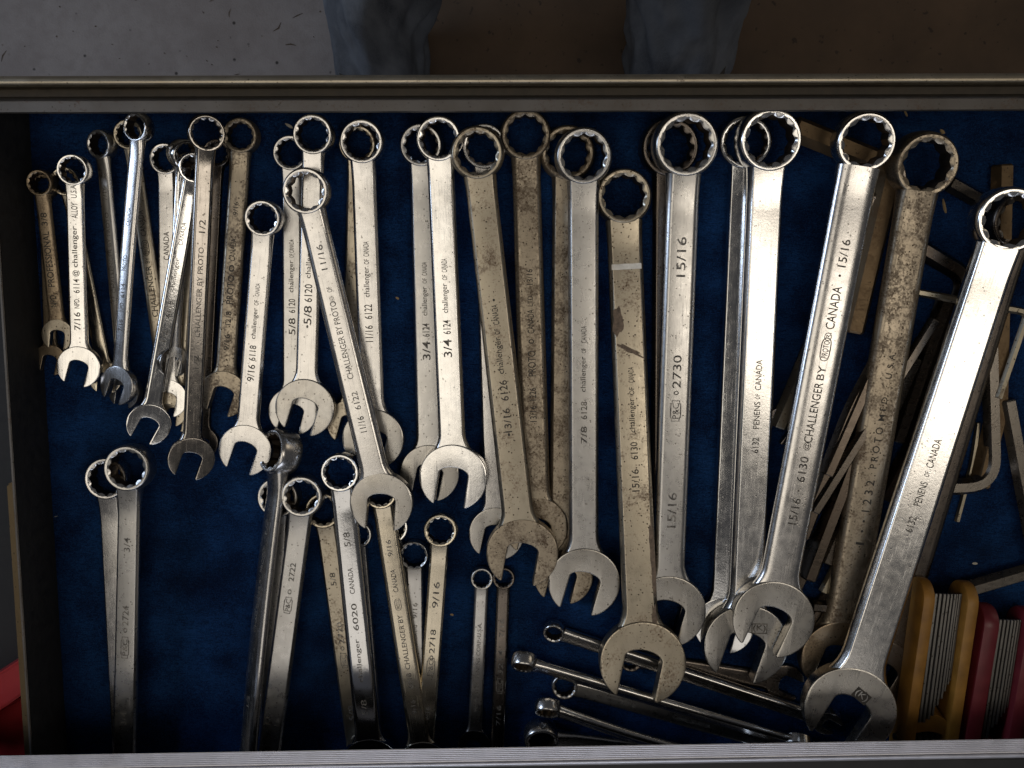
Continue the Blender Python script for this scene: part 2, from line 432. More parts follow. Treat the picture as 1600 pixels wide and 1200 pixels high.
# ------------------------------------------------------------------ drawer and cabinet
FLOOR = -0.80
def extrude2(name, profL, profR, parent, mat, closed=False, seg=1):
    n = len(profL); vs = []; fs = []
    for j in range(seg+1):
        t = j/seg; vs += [a.lerp(b, t) for a, b in zip(profL, profR)]
    for j in range(seg):
        for i in range(n if closed else n-1): fs.append((j*n+i, j*n+(i+1) % n, (j+1)*n+(i+1) % n, (j+1)*n+i))
    if closed: fs.append(tuple(range(n))); fs.append(tuple(seg*n+i for i in range(n))[::-1])
    return obj(name, mesh(name, vs, fs, R(30)), parent, mat)
cab = tag(empty('tool_cabinet', U(800, 1240, 0)), 'red tool cabinet with an open steel drawer and a ridged aluminium strip', 'cabinet')
def into(parent, o):
    o.parent = parent; root = parent
    while root.parent: root = root.parent
    if parent == root: o.matrix_parent_inverse = Matrix.Translation(-root.location)
    return o
def rail(prof, dl, dr, xl=-260, xr=1860):
    return [U(xl, y+dl, z) for y, z in prof], [U(xr, y+dr, z) for y, z in prof]
yA = U(800,135,60).y; yB = U(800,1235,0).y-.12
def box_pts(name, top4, zb, parent, mat, bev=.0006):
    vs = [Vector(p) for p in top4]+[Vector((p[0], p[1], zb*PX)) for p in top4]
    me = bpy.data.meshes.new(name); bm = bmesh.new(); bv = [bm.verts.new(v) for v in vs]
    for f in ((0,1,2,3),(7,6,5,4),(0,4,5,1),(1,5,6,2),(2,6,7,3),(3,7,4,0)): bm.faces.new([bv[i] for i in f])
    if bev: bmesh.ops.bevel(bm, geom=list(bm.edges), offset=bev, segments=2, affect='EDGES')
    finish(bm, me, R(35)); o = obj(name, me, None, mat)
    return into(parent, o) if parent else o
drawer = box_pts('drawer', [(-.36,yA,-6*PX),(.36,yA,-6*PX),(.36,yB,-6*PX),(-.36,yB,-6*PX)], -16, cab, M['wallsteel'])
# inner ledge of the drawer's front wall
pL, pR = rail([(177.5,112),(177,126),(175,129),(158,129),(156.5,131),(155.5,129),(154.5,122)], 1, -5)
into(drawer, extrude2('inner_ledge', pL, pR, None, M['raildark'], seg=8))
pL, pR = rail([(154.5,124),(153.6,100),(151,92),(140,92),(137,96),(136,108)], 1, -5)
into(drawer, extrude2('pull_channel', pL, pR, None, M['channel'], seg=8))
lip = [(135.5,106)]
for i in range(11):
    a = R(-30+200*i/10); lip.append((127-9*math.cos(a+R(0)) if False else 127+8.5*math.cos(a), 112+11*math.sin(a)))
lip += [(118.6,100),(118.8,60)]
pL, pR = rail(lip, 1, -5)
into(drawer, extrude2('pull_lip', pL, pR, None, M['rail'], seg=8))
xl0 = U(40,180,0); xl1 = U(104,1190,0)
box_pts('front_wall', [(-.40,yA-.002,58*PX),(.40,yA-.002,58*PX),(.40,yA+.002,58*PX),(-.40,yA+.002,58*PX)], -30, drawer, M['rail'])
# left wall, seen almost edge-on, the shade on its inner side put into a near-black colour
def wall_at(py, px, z): return U(px, py, z)
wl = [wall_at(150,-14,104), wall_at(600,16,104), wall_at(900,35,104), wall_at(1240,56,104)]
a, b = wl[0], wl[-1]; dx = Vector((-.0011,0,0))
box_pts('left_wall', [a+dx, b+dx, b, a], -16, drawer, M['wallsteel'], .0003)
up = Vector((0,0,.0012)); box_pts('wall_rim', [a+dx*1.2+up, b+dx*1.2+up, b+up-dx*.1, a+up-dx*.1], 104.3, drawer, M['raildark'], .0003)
xr = U(1730,600,104).x
box_pts('right_wall', [(xr,yA,104*PX),(xr+.002,yA,104*PX),(xr+.002,yB,104*PX),(xr,yB,104*PX)], -16, drawer, M['rail'])
# slide rail fixed outside the left wall: bronze strip with a bright edge, starting at y 757
s0, s1 = wall_at(757,9,96), wall_at(1240,48,96); wd = Vector((.0062,0,0)); s0b, s1b = wall_at(752,22,96), wall_at(1240,57,96)
p0, p1 = wall_at(757,9,98), wall_at(1240,41,98)
q0, q1 = wall_at(752,24,98), wall_at(1240,53,98)
o = box_pts('slide_rail', [p0, p1, q1, q0], 60, drawer, M['brass_slide'], .0009)
# blue felt liner with a slightly frayed, wavy edge
def liner():
    nx, ny = 60, 80; vs = []; fs = []
    for j in range(ny+1):
        v = j/ny; py = 128+(1300-128)*v
        ex = 40+(py-180)*0.063 + 4*noise.noise((py*.013, 1, 0)) + 2.0*noise.noise((py*.06, 5, 0)) - (5 if 560 < py < 830 else 0)
        for i in range(nx+1):
            u = i/nx; px = ex+(1750-ex)*u
            p = U(px, py, 0); p.z = .0004+.0007*noise.noise((p.x*16, p.y*16, 3))+.0003*noise.noise((p.x*70, p.y*70, 7)); vs.append(p)
    for j in range(ny):
        for i in range(nx): a = j*(nx+1)+i; fs.append((a, a+1, a+nx+2, a+nx+1))
    o = obj('felt_liner', mesh('felt_liner', vs, fs, R(80)), None, M['felt'])
    m = o.modifiers.new('thick', 'SOLIDIFY'); m.thickness = .0018; m.offset = -1
    return tag(o, 'navy blue felt liner spread over the drawer bottom', 'liner')
liner()

prof = [(1166.5,262),(1166.2,299)]
y = 1166.8
for k in range(7):
    for i in range(6):
        a = R(165-150*i/5); prof.append((y+1.3-1.3*math.cos(a)*-1*-1 if False else y+1.3-1.3*math.cos(math.pi-a)*-1, 298.6+1.5*math.sin(a)))
    y += 2.95
prof += [(y+.2,300),(y+.8,296)]
for i in range(8):
    a = R(180-180*i/7); prof.append((y+4.3+3.3*math.cos(a)*-1*-1, 297+5.0*math.sin(a)))
prof += [(y+8.2,290),(y+8.4,240)]
pL, pR = rail([(y, z-120) for y, z in prof], 19, -16)
into(cab, extrude2('edge_strip', pL, pR, None, M['alu'], seg=6))
ys = U(800,1196,170).y
box_pts('cabinet_top', [(-.5,ys,142*PX),(.5,ys-.002,142*PX),(.5,ys-.40,142*PX),(-.5,ys-.40,142*PX)], 137, cab, M['blackvoid'])
yb_ = U(800,1166,262).y
yf = U(800,1200,118).y
box_pts('upper_drawer_front', [(-.40,yf,136*PX),(.40,yf,136*PX),(.40,yf-.02,136*PX),(-.40,yf-.02,136*PX)], 118, cab, M['blackvoid'])
# red frame seen outside the drawer, bottom left
q = [U(-90,1108,60), U(64,1010,60), U(64,1066,60), U(-90,1172,60)]
box_pts('red_frame', q, -300, cab, M['red'], .0012)
q = [U(-120,1172,10), U(70,1070,10), U(90,1330,10), U(-120,1330,10)]
box_pts('lower_front', q, -600, cab, M['red'], .001)

# room floor
def sheet(name, x0, x1, y0, y1, z, mat, th=.004):
    o = obj(name, mesh(name, [(x0,y0,z),(x1,y0,z),(x1,y1,z),(x0,y1,z)], [(0,1,2,3)], None), None, mat); return o
tag(sheet('floor', -4, 4, -4, 4, FLOOR, M['concrete']), None, None, None, 'structure')
zf = FLOOR/PX
a = U(770,60,zf); b = U(1900,40,zf)
hb = box_pts('brown_sheet', [(U(650,0,zf+4).x, .25, FLOOR+.004),(1.3,.18,FLOOR+.004),(1.3,1.2,FLOOR+.004),(U(630,0,zf+4).x,1.2,FLOOR+.004)], zf+.3, None, M['covering'], .001)  # dull brown sheet over part of the concrete
tag(hb, 'dull brown hardboard sheet on the concrete behind the drawer', 'board')
def chaff():
    vs = []; fs = []
    for i in range(55):
        px = rnd.uniform(-20, 780); py = rnd.uniform(-10, 122); p = U(px, py, zf); L = rnd.uniform(.004, .02) if rnd.random() < .25 else rnd.uniform(.001, .003)
        a = rnd.uniform(0, 6.28); d = Vector((math.cos(a), math.sin(a), 0)); n = Vector((-d.y, d.x, 0)); wv = rnd.uniform(.0004, .0010); k = len(vs)
        mid = p+d*L*.5+n*rnd.uniform(-.2, .2)*L
        for q_, ww in ((p, .3), (mid, 1), (p+d*L, .3)):
            vs.append((*(q_-n*wv*ww).xy, FLOOR+.0006)); vs.append((*(q_+n*wv*ww).xy, FLOOR+.0012))
        fs += [(k,k+1,k+3,k+2),(k+2,k+3,k+5,k+4)]
    o = obj('floor_debris', mesh('floor_debris', vs, fs, None), None, M['chaff']); tag(o, kind='stuff')
chaff()

# ------------------------------------------------------------------ the wrenches
W = wrench
# --- upper left cluster
W('brown wrench mostly hidden beneath the rusty brown one at far left', (70,292,20), (80,562,25), (18,20), (14,14), mat='brown')
W('small rusty brown wrench at far left with dark stamped lettering', (65,286,21), (92,523,25), (23,24), (34,30), mat='brown', prof='soft', jmat='warm', jang=-12,
  texts=[('NPD.',479,458,11),('PROFESSIONAL',447,361,12),('3/8',352,332,11)])
W('slim chrome wrench half hidden under the brightest small wrench', (105,284,23), (166,590,26), (22,24), (14,12), mat='gold', prof='soft')
W('small gleaming white chrome wrench second from the left edge', (117,266,25), (125,573,33), (27,27), (44,40), mat='bright', tilt=4, jang=-16, roll=-4,
  texts=[('7/16',514,486,11),('NPD.',480,464,9),('6114',456,434,11),('@',430,420,12),('challenger',416,352,12),('ALLOY',340,316,11),('U.S.A.',309,288,10)])
W('round bodied greyish wrench leaning under the bluish chrome one', (160,226,23), (196,610,29), (24,24), (20,16), mat='satin', prof='round', roll=18, jang=-14,
  texts=[('7/16',312,290,9),('CHALLENGER BY PROTO',455,330,8)], ink='inkpale')
W('brown oval wrench leaning beneath the bluish chrome one near the left', (204,211,24), (266,640,28), (24,26), (16,14), mat='warm', prof='round', jang=-14,
  texts=[('CHALLENGER',492,412,10),('BY',408,399,8),('PROTO',396,372,9,0,'pill'),('CANADA',366,326,10)])
W('bluish rounded chrome wrench reflecting the window in the left cluster', (217,199,23), (186,602,31), (25,25), (48,40), mat='chrome', prof='round', roll=17, tilt=6, jang=-16, bow=3,
  texts=[('7/16',515,496,9),('NPD',484,470,8),('6114',462,440,8),('PROTO',420,396,8),('CANADA',350,322,8)], ink='inkpale')
W('silvery wrench with a white gleaming open end under the dark leaning one', (261,249,25), (264,622,31), (27,28), (18,16), mat='chrome', jmat='bright', jang=-12,
  texts=[('CANADA',404,360,10)])
W('pale wrench whose prong tip shows under the gleaming open end', (300,262,24), (276,646,30), (22,24), (10,8), mat='warm', jang=-8)
W('thin chrome wrench lying on edge beside the dark brown handle', (287,241,25), (270,565,25), (23,23), (38,26), mat='mirror', prof='soft', roll=-52, tilt=10, jang=-10)
W('dark mirror chrome wrench leaning left with two bright edge lines', (303,262,24), (233,662,33), (26,27), (40,34), mat='mirror', prof='soft', roll=-20, jang=-18,
  texts=[('1/2',530,512,9),('6116',492,466,9),('challenger',450,400,9),('CANADA',380,345,8)], ink='inkpale')
W('small chrome wrench with only its ring edge showing behind the dark ring', (341,240,22), (318,690,24), (18,20), (12,10), mat='dark')
W('long dark brown wrench with tilted ring and bright left edge', (322,208,29), (299,716,35), (29,28), (66,44), mat='smoke', prof='soft', roll=-24, tilt=6, jang=-16,
  texts=[('1/2',358,338,11),('CHALLENGER BY PROTO',520,380,9),('1/2',570,548,9)], ink='inkpale')
W('rust mottled brown wrench beside the dark brown one', (378,213,28), (351,615,37), (32,31), (18,18), mat='rusty', prof='soft', jmat='rusty', rim=.785,
  texts=[('9/16',545,520,10),('1218',505,484,10),('PROTO',472,427,12),('o',422,411,10),('CANADA',405,370,10),('9/16',334,314,9)])
W('short silvery wrench with rust spots, ring level with the long diagonal one', (413,341,29), (385,702,41), (33,35), (44,34), mat='chrome', jang=-14,
  texts=[('9/16',592,566,13),('6118',560,536,12),('challenger',526,478,11),('OF',474,466,8),('CANADA',460,440,8)])
W('silver wrench tucked left of its twin in the middle pair', (456,240,28), (459,642,38), (30,34), (16,16), mat='satin',
  texts=[('5/8',520,494,12),('6120',486,464,12),('challenger',454,404,11),('OF CANADA',400,372,8)])
W('upper silver wrench of the middle pair crossed by the diagonal wrench', (491,211,32), (478,636,46), (34,34), (44,36), mat='chrome', jmat='ground', jang=-15,
  texts=[('.',509,504,8),('5/8',503,474,14),('6120',468,440,14),('challenger',431,372,12)])
W('tan wrench mostly hidden under the silver one stamped 11/16', (560,226,30), (550,660,38), (32,34), (14,12), mat='warm', jmat='warm')
W('silver wrench stamped 11/16 under the diagonal wrench', (567,222,35), (584,684,48), (38,38), (36,22), mat='chrome', jmat='ground',
  texts=[('11/16',529,503,14),('6122',493,470,14),('challenger',459,412,13),('OF',408,400,9),('CANADA',396,373,10)])
W('long chrome wrench lying diagonally over the others', (480,299,37), (597,784,49), (42,44), (66,58), mat='chrome', prof='soft', jmat='ground', jang=-17, bow=2,
  texts=[('11/16',418,380,11),('OF',452,444,9),('CANADA',470,458,9),('CHALLENGER BY PROTO',586,466,11),('6122',634,606,11),('11/16',670,645,12)], ink='inkpale')
W('dull grey wrench stamped 3/4 left of its brilliant twin', (659,228,34), (672,738,46), (38,40), (16,14), mat='satin', jmat='ground', jang=-14,
  texts=[('3/4',557,528,14),('6124',521,500,13),('challenger',488,443,12),('OF',438,430,8),('CANADA',426,405,9)])
W('brilliant silver wrench stamped 3/4 in the middle', (687,218,36), (709,744,53), (42,42), (46,40), mat='bright', jmat='bright', jang=-11, roll=3,
  texts=[('3/4',552,524,15),('6124',516,494,14),('challenger',483,437,13),('OF',432,424,9),('CANADA',420,399,10)])
W('dark wrench showing only an edge left of the speckled yellow one', (757,230,36), (776,832,43), (36,38), (14,12), mat='chrome', jmat='ground', jang=-14)
W('yellowed wrench speckled with rust, stamped 13/16, dark worn jaw', (746,240,42), (816,862,56), (48,50), (52,44), mat='warm', jmat='rusty', roll=0, jang=-16,
  texts=[('.',673,668,9),('13/16',667,629,13),('6126',617,585,14),('challenger',575,518,14),('OF',514,505,10),('CANADA',499,468,11),('.',463,459,9)])
W('brown rust covered wrench right of the yellowed speckled one', (821,212,40), (838,822,49), (44,46), (22,18), mat='rusty', jmat='rusty', prof='soft',
  texts=[('13/16',652,626,12),('1226',618,598,12),('PROTO',580,540,14),('o',529,522,10),('CANADA',513,476,12),('LTD.',471,453,9),('13/16',438,414,11)])
W('dirty edged wrench hidden beneath the smooth grey one', (886,240,43), (880,898,46), (44,44), (14,12), mat='rusty')
W('smooth grey wrench stamped 7/8 with a clean satin shank', (911,245,45), (912,907,56), (48,46), (50,42), mat='satin', jmat='ground', jang=-16, ink='ink',
  texts=[('7/8',683,656,11),('6128',645,617,11),('challenger',602,547,12),('OF',542,534,8),('CANADA',526,500,10)])
def band(root, L, s, top, w0):
    x = .148*L; d = 4.3*s; k = 9; vs = []; fs = []
    for i in range(k+1):
        y = w0*.86*(2*i/k-1); j = s*.8*noise.noise((i*.7, 2, 0))
        vs += [(x-d+j, y, top(x, y)+.0001), (x+d+j*.6, y, top(x, y)+.0001)]
    for i in range(k): fs.append((2*i, 2*i+1, 2*i+3, 2*i+2))
    obj('white_paint_band', mesh('white_paint_band', vs, fs, None), root, M['paint'])
    for cx, cy, rx, ry, sd in ((.262,-.62,.026,.32,1), (.325,.05,.006,.78,2), (.735,.80,.045,.16,3), (.80,.86,.05,.12,4), (.905,.80,.03,.16,5)):
        n = 26; pts = []
        for i in range(n):
            a = 2*math.pi*i/n; f = 1+.55*noise.noise((math.cos(a)*1.8+sd*7, math.sin(a)*1.8, 0))
            yy = max(-w0*.97, min(w0*.97, w0*(cy+ry*f*math.sin(a)))); xx = L*(cx+rx*f*math.cos(a)+.02*(yy/w0)*(1 if sd == 2 else 0)); pts.append((xx, yy, top(xx, yy)+.00008))
        c = (L*cx, w0*cy, top(L*cx, w0*cy)+.0001)
        obj('rust_patch', mesh('rust_patch', [c]+pts, [(0, 1+i, 1+(i+1) % n) for i in range(n)], None), root, M['rustpatch'])
W('yellowed rusty wrench with a white paint band, stamped 15/16', (973,308,44), (1003,1032,67), (54,54), (26,66), mat='warm', jmat='warm', jang=-14, extra=band,
  texts=[('15/16',762,727,13),('6130',712,685,13),('challenger',670,617,13),('OF',612,600,9),('CANADA',593,569,10)])
W('dark grey wrench nested beneath the wrench stamped 15/16 at both ends', (1044,232,46), (1040,945,52), (48,48), (14,14), mat='dark')
W('large satin wrench stamped 15/16 at both ends of its shank', (1069,227,51), (1042,952,59), (52,50), (54,38), mat='satin', jmat='ground', jang=-14, prof='soft', ink='inkpale',
  texts=[('15/16',423,363,16),('2730',593,542,15),('o',604,597,9),('P&C',645,612,13,0,'hex'),('15/16',814,758,16)])
W('dark wrench on edge showing left of the dazzling silver one', (1163,224,42), (1130,975,46), (44,44), (16,14), mat='mirror', roll=8)
W('dazzling silver wrench with a worn stamped square on its jaw', (1199,220,50), (1163,1003,66), (56,52), (54,36), mat='bright', jmat='ground', jang=-16, mark=(-.42,.28,90,False),
  texts=[('6132',692,668,12),('PENENS',654,612,11),('OF',608,600,8),('CANADA',594,547,11)])
W('olive brown wrench slanting beneath the rounded silver one', (1376,280,36), (1222,664,30), (40,34), (12,12), mat='dark', prof='soft')
W('rounded silver wrench stamped 15/16 with a long raised inscription', (1348,222,47), (1206,964,63), (64,58), (78,64), mat='chrome', prof='round', jmat='ground', jang=-14, tilt=9, roll=3,
  texts=[('15/16',808,766,15),('.',756,752,8),('6130',740,700,15),('@',690,677,13),('CHALLENGER',678,584,15),('BY',580,558,13),('PROTO',551,515,12,0,'pill'),('®',520,507,13),('CANADA',502,437,16),('.',423,419,9),('15/16',408,367,15)])
W('heavily rusted large wrench with spaced lettering near the right', (1440,257,51), (1308,1022,60), (60,60), (56,26), mat='rusty', prof='soft', jmat='brown', tilt=8, rim=.785,
  texts=[('1',836,832,15),('.',816,812,9),('.',800,796,9),('1 2 3 2',783,733,15),('P R O T O',714,650,13),('M F D.',640,600,10),('U. S. A.',575,535,11)])
W('dark brown wrench beneath the largest silver one at right', (1586,346,46), (1374,1046,52), (60,60), (34,20), mat='dark', prof='soft')
W('largest silver wrench at far right with a dark square mark on its jaw', (1571,344,52), (1325,1104,70), (64,68), (92,84), mat='bright', jmat='ground', jang=-14, mark=(-.40,.12,66), roll=7, th=30, tilt=6,
  texts=[('6132',816,792,13),('PENENS',775,738,13),('OF',730,722,9),('CANADA',716,672,13)])

# --- lower left cluster (their open ends run in under the cabinet edge)
W('paler wrench half hidden under the one stamped 3/4 at lower left', (171,746,34), (196,1225,44), (34,34), (16,14), mat='chrome', tilt=-4)
W('dull silver wrench stamped 3/4 lying alone at lower left', (204,730,37), (194,1228,46), (35,36), (44,34), mat='satin', tilt=-5,
  ink='inkpale', texts=[('3/4',856,834,11),('2724',969,938,11),('o',980,972,7),('P&C',1020,986,10,0,'hex'),('3/4',1126,1104,11)])
W('silver ring peeking out left of the steel wrench on edge', (437,775,33), (418,1225,40), (30,32), (14,12), mat='satin', tilt=-4)
W('steel blue wrench rolled on its side with a deep ring', (438,706,36), (384,1222,44), (38,38), (40,40), mat='chrome', prof='round', roll=44, tilt=-8, bow=4, ringh=36,
  texts=[('1/2',830,806,8),('CHALLENGER BY PROTO',980,850,7),('1/2',1098,1080,8)], ink='inkpale')
W('brownish silver wrench with a large scalloped ring in the lower cluster', (474,774,33), (414,1228,42), (36,36), (42,34), mat='satin', tilt=-5,
  ink='inkpale', texts=[('2722',902,874,10),('o',922,914,7),('P&C',951,926,10,0,'hex'),('11',1126,1114,8,-9),('16',1126,1114,8,7)])
W('tan wrench leaning under the glossy one stamped 5/8', (507,796,29), (566,1226,40), (31,32), (18,14), mat='warm', tilt=-4,
  ink='inkpale', texts=[('5/8',910,890,10),('2720',1000,966,9),('o',1010,1003,7),('P&C',1037,1014,9,0,'hex'),('5/8',1120,1096,9)])
W('glossy silver wrench stamped 5/8 in the lower cluster', (533,737,31), (580,1192,45), (38,40), (48,36), mat='mirror', prof='soft', tilt=-4, jmat='mirror',
  ink='inkpale', texts=[('5/8',848,826,11),('CANADA',920,880,9),('6020',977,935,10),('challenger',1058,990,11),('5/8',1110,1086,10)])
W('small wrench with half its ring showing right of the glossy one', (561,834,22), (592,1230,34), (22,24), (12,10), mat='satin', tilt=-4)
W('golden chrome wrench passing under the diagonal wrench jaw', (596,768,27), (662,1196,43), (34,34), (30,34), mat='gold', prof='soft', tilt=-4, jmat='mirror',
  ink='inkpale', texts=[('9/16',865,840,9),('CANADA',920,885,9),('PROTO',948,930,8,0,'pill'),('CHALLENGER BY',1040,955,9),('6018',1070,1046,9),('9/16',1110,1088,9)])
W('small chrome wrench beside the golden one, ring partly covered', (614,822,26), (664,1220,34), (24,26), (14,12), mat='mirror', tilt=-4, prof='soft')
W('thin ring wrench standing behind the short one stamped 9/16', (648,866,23), (652,1226,32), (26,26), (20,14), mat='satin', tilt=-4, rim=.87,
  ink='inkpale', texts=[('9/16',962,938,8),('CANADA LTD',1010,972,7)])
W('short textured wrench stamped 9/16 at the right of the lower cluster', (689,827,27), (660,1226,36), (29,28), (36,30), mat='gold', tilt=-4,
  ink='inkpale', texts=[('9/16',945,905,11),('2718',1015,978,10),('o',1026,1018,7),('P&C',1050,1022,10,0,'hex'),('9/16',1120,1098,8)])
W('small slim grey wrench, left of the two small ones by the cabinet edge', (753,903,18), (741,1162,25), (22,22), (20,16), mat='satin', tilt=-4, jmat='mirror',
  texts=[('NPD. 6114',1108,1062,7),('PENENS CORP. U.S.A.',1056,970,7)], ink='inkpale', prof='soft')
W('small slim dark wrench right of its grey neighbour by the cabinet edge', (787,902,18), (776,1200,27), (21,21), (20,16), mat='dark', tilt=-4,
  texts=[('7/16',992,964,8),('3214',1050,1012,9),('P&C',1080,1056,8,0,'hex'),('7/16',1130,1098,8)], ink='inkpale', prof='soft')
# --- lower right small ones lying crosswise
W('small chrome wrench passing under the big yellowed jaw', (866,986,17.5), (1292,1126,22), (24,24), (18,26), mat='chrome', prof='soft', tilt=-2, roll=20, th=14)
W('small chrome wrench on edge, topmost of the crosswise ones', (819,1034,20), (1245,1160,24), (27,27), (38,26), mat='chrome', prof='soft', roll=46, th=13, ringh=20)
W('small dark wrench stamped 7/16 between the two edge-on ones', (882,1070,21), (1250,1172,26), (26,26), (14,12), mat='satin', prof='soft', tilt=-3,
  texts=[('7/16',968,992,9),('CHALLENGER',1050,1108,7)], ink='inkpale')
W('small dark chrome wrench on edge near the cabinet strip', (856,1106,21), (1190,1198,24), (25,25), (30,22), mat='chrome', prof='soft', roll=46, bow=8, th=13, ringh=19)
W('chrome wrench with a shadowed ring against the cabinet strip', (846,1150,28), (1180,1190,30), (26,28), (16,14), mat='chrome', prof='soft', roll=22)
W('stubby chrome wrench tucked below the stamped square jaw', (985,1028,20), (1225,1066,30), (28,30), (10,10), mat='dark', prof='soft')

# ------------------------------------------------------------------ loose hex keys
KG = 'loose hex keys under the big wrenches'
def hexkey(label, pts, wpx, z, mat='keysteel', bend=26, rot=0.0):
    P = [U(x, y, (z[i] if isinstance(z, (tuple, list)) else z)) for i, (x, y) in enumerate(pts)]
    s = scale_at(P[0]); r = wpx*s/2/ math.cos(R(30)) * .95
    path = [P[0]]
    for i in range(1, len(P)-1):
        a = (P[i-1]-P[i]); b = (P[i+1]-P[i]); d = min(bend*s, a.length*.45, b.length*.45); a.normalize(); b.normalize()
        A, B = P[i]+a*d, P[i]+b*d
        for k in range(9):
            t = k/8; path.append((A*(1-t)**2+P[i]*2*t*(1-t)+B*t*t))
    path.append(P[-1]); vs = []; fs = []; n = len(path)
    for i, p in enumerate(path):
        t = (path[min(i+1, n-1)]-path[max(i-1, 0)]).normalized()
        side = Vector((0,0,1)).cross(t).normalized(); up = t.cross(side)
        for rr, sh in (((r*.86, 1),(r, 0)) if i == 0 else ((r, 0),(r*.86, 1)) if i == n-1 else ((r, 0),)):
            q = p + (t*(-.0 if i == 0 else .0))
            if (i == 0 and sh == 0): q = p+t*r*.16
            if (i == n-1 and sh == 0): q = p-t*r*.16
            vs += [q+side*rr*math.cos(R(60*k+rot))+up*rr*math.sin(R(60*k+rot)) for k in range(6)]
    m = len(vs)//6
    for j in range(m-1):
        for k in range(6): fs.append((j*6+k, j*6+(k+1) % 6, (j+1)*6+(k+1) % 6, (j+1)*6+k))
    fs.append((0,1,2,3,4,5)); fs.append(tuple((m-1)*6+k for k in (5,4,3,2,1,0)))
    o = obj('hex_key', mesh('hex_key', vs, fs, R(25)), None, M[mat]); return tag(o, label, 'hex key', KG)
hexkey('thick tan hex key lying behind the rounded silver wrench ring', [(1240,200),(1392,262),(1330,520)], 36, 18, 'keytan')
hexkey('upright tan hex key beyond the far right ring', [(1566,258),(1558,640),(1530,760)], 32, 14, 'keytan', rot=0)
hexkey('dark grey hex key end between the two right rings', [(1482,286),(1560,330),(1480,560)], 24, 12, 'keysteel')
hexkey('brown hex key crossing behind the rusted wrench shank', [(1436,388),(1510,432),(1420,720)], 27, 12, 'keybrown')
hexkey('thin bright bent hex key reaching the right edge of the photo', [(1428,456),(1606,488),(1560,622)], 11, 34, 'keybright', bend=14)
hexkey('large dark L shaped hex key at the right with a rounded bend', [(1546,530),(1552,758),(1440,762)], 25, 22, 'keygrey', bend=48)
hexkey('thick grey L shaped hex key running down the right edge to the key sets', [(1573,624),(1622,888),(1500,924)], 25, 24, 'keygrey', bend=22)
hexkey('thin pale hex key standing out over the blue felt at right', [(1528,660),(1520,720),(1495,815)], 8, 10, 'keybright')
dk = [([(1420,470),(1262,905)],27,24,'keysteel'), ([(1402,505),(1330,640),(1252,840)],24,34,'keybrown'), ([(1460,500),(1272,800)],18,44,'keysteel'),
      ([(1372,560),(1292,742)],20,40,'keybrown'), ([(1388,620),(1236,930)],24,16,'keybrown'), ([(1340,700),(1262,905)],24,30,'keybrown'), ([(1430,560),(1290,880)],22,18,'keysteel'),
      ([(1476,470),(1400,690)],26,16,'keysteel'), ([(1500,560),(1380,780)],26,24,'keybrown'), ([(1480,640),(1415,880)],20,18,'keysteel'), ([(1340,820),(1285,925)],14,20,'keybright'),
      ([(1268,946),(1330,952)],18,24,'keysteel'), ([(1215,668),(1300,470)],26,18,'warm'), ([(1310,905),(1240,1010)],18,14,'keybrown')]
lb = ['dark hex key running under the rusted wrench, longest of the bunch','reddish brown hex key close beside the rounded silver shank','slim dark hex key lying on top of the bunch of keys',
      'short reddish key whose blunt end shows beside the rounded shank','brown hex key reaching down towards the silver jaw','brown hex key below the blunt ended one in the bunch','dark hex key tight against the rusted wrench shank',
      'dark hex key between the rusted shank and the largest silver one','brown hex key between the two large right shanks','dark hex key lower down between the two large right shanks','thin bright hex key at the foot of the bunch',
      'stub of a grey hex key right of the silver jaw','tan spotted hex key end poking out left of the rounded shank','brown hex key stub below the silver jaw']
for (p, wv, z, m), l in zip(dk, lb): hexkey(l, p, wv, z, m)

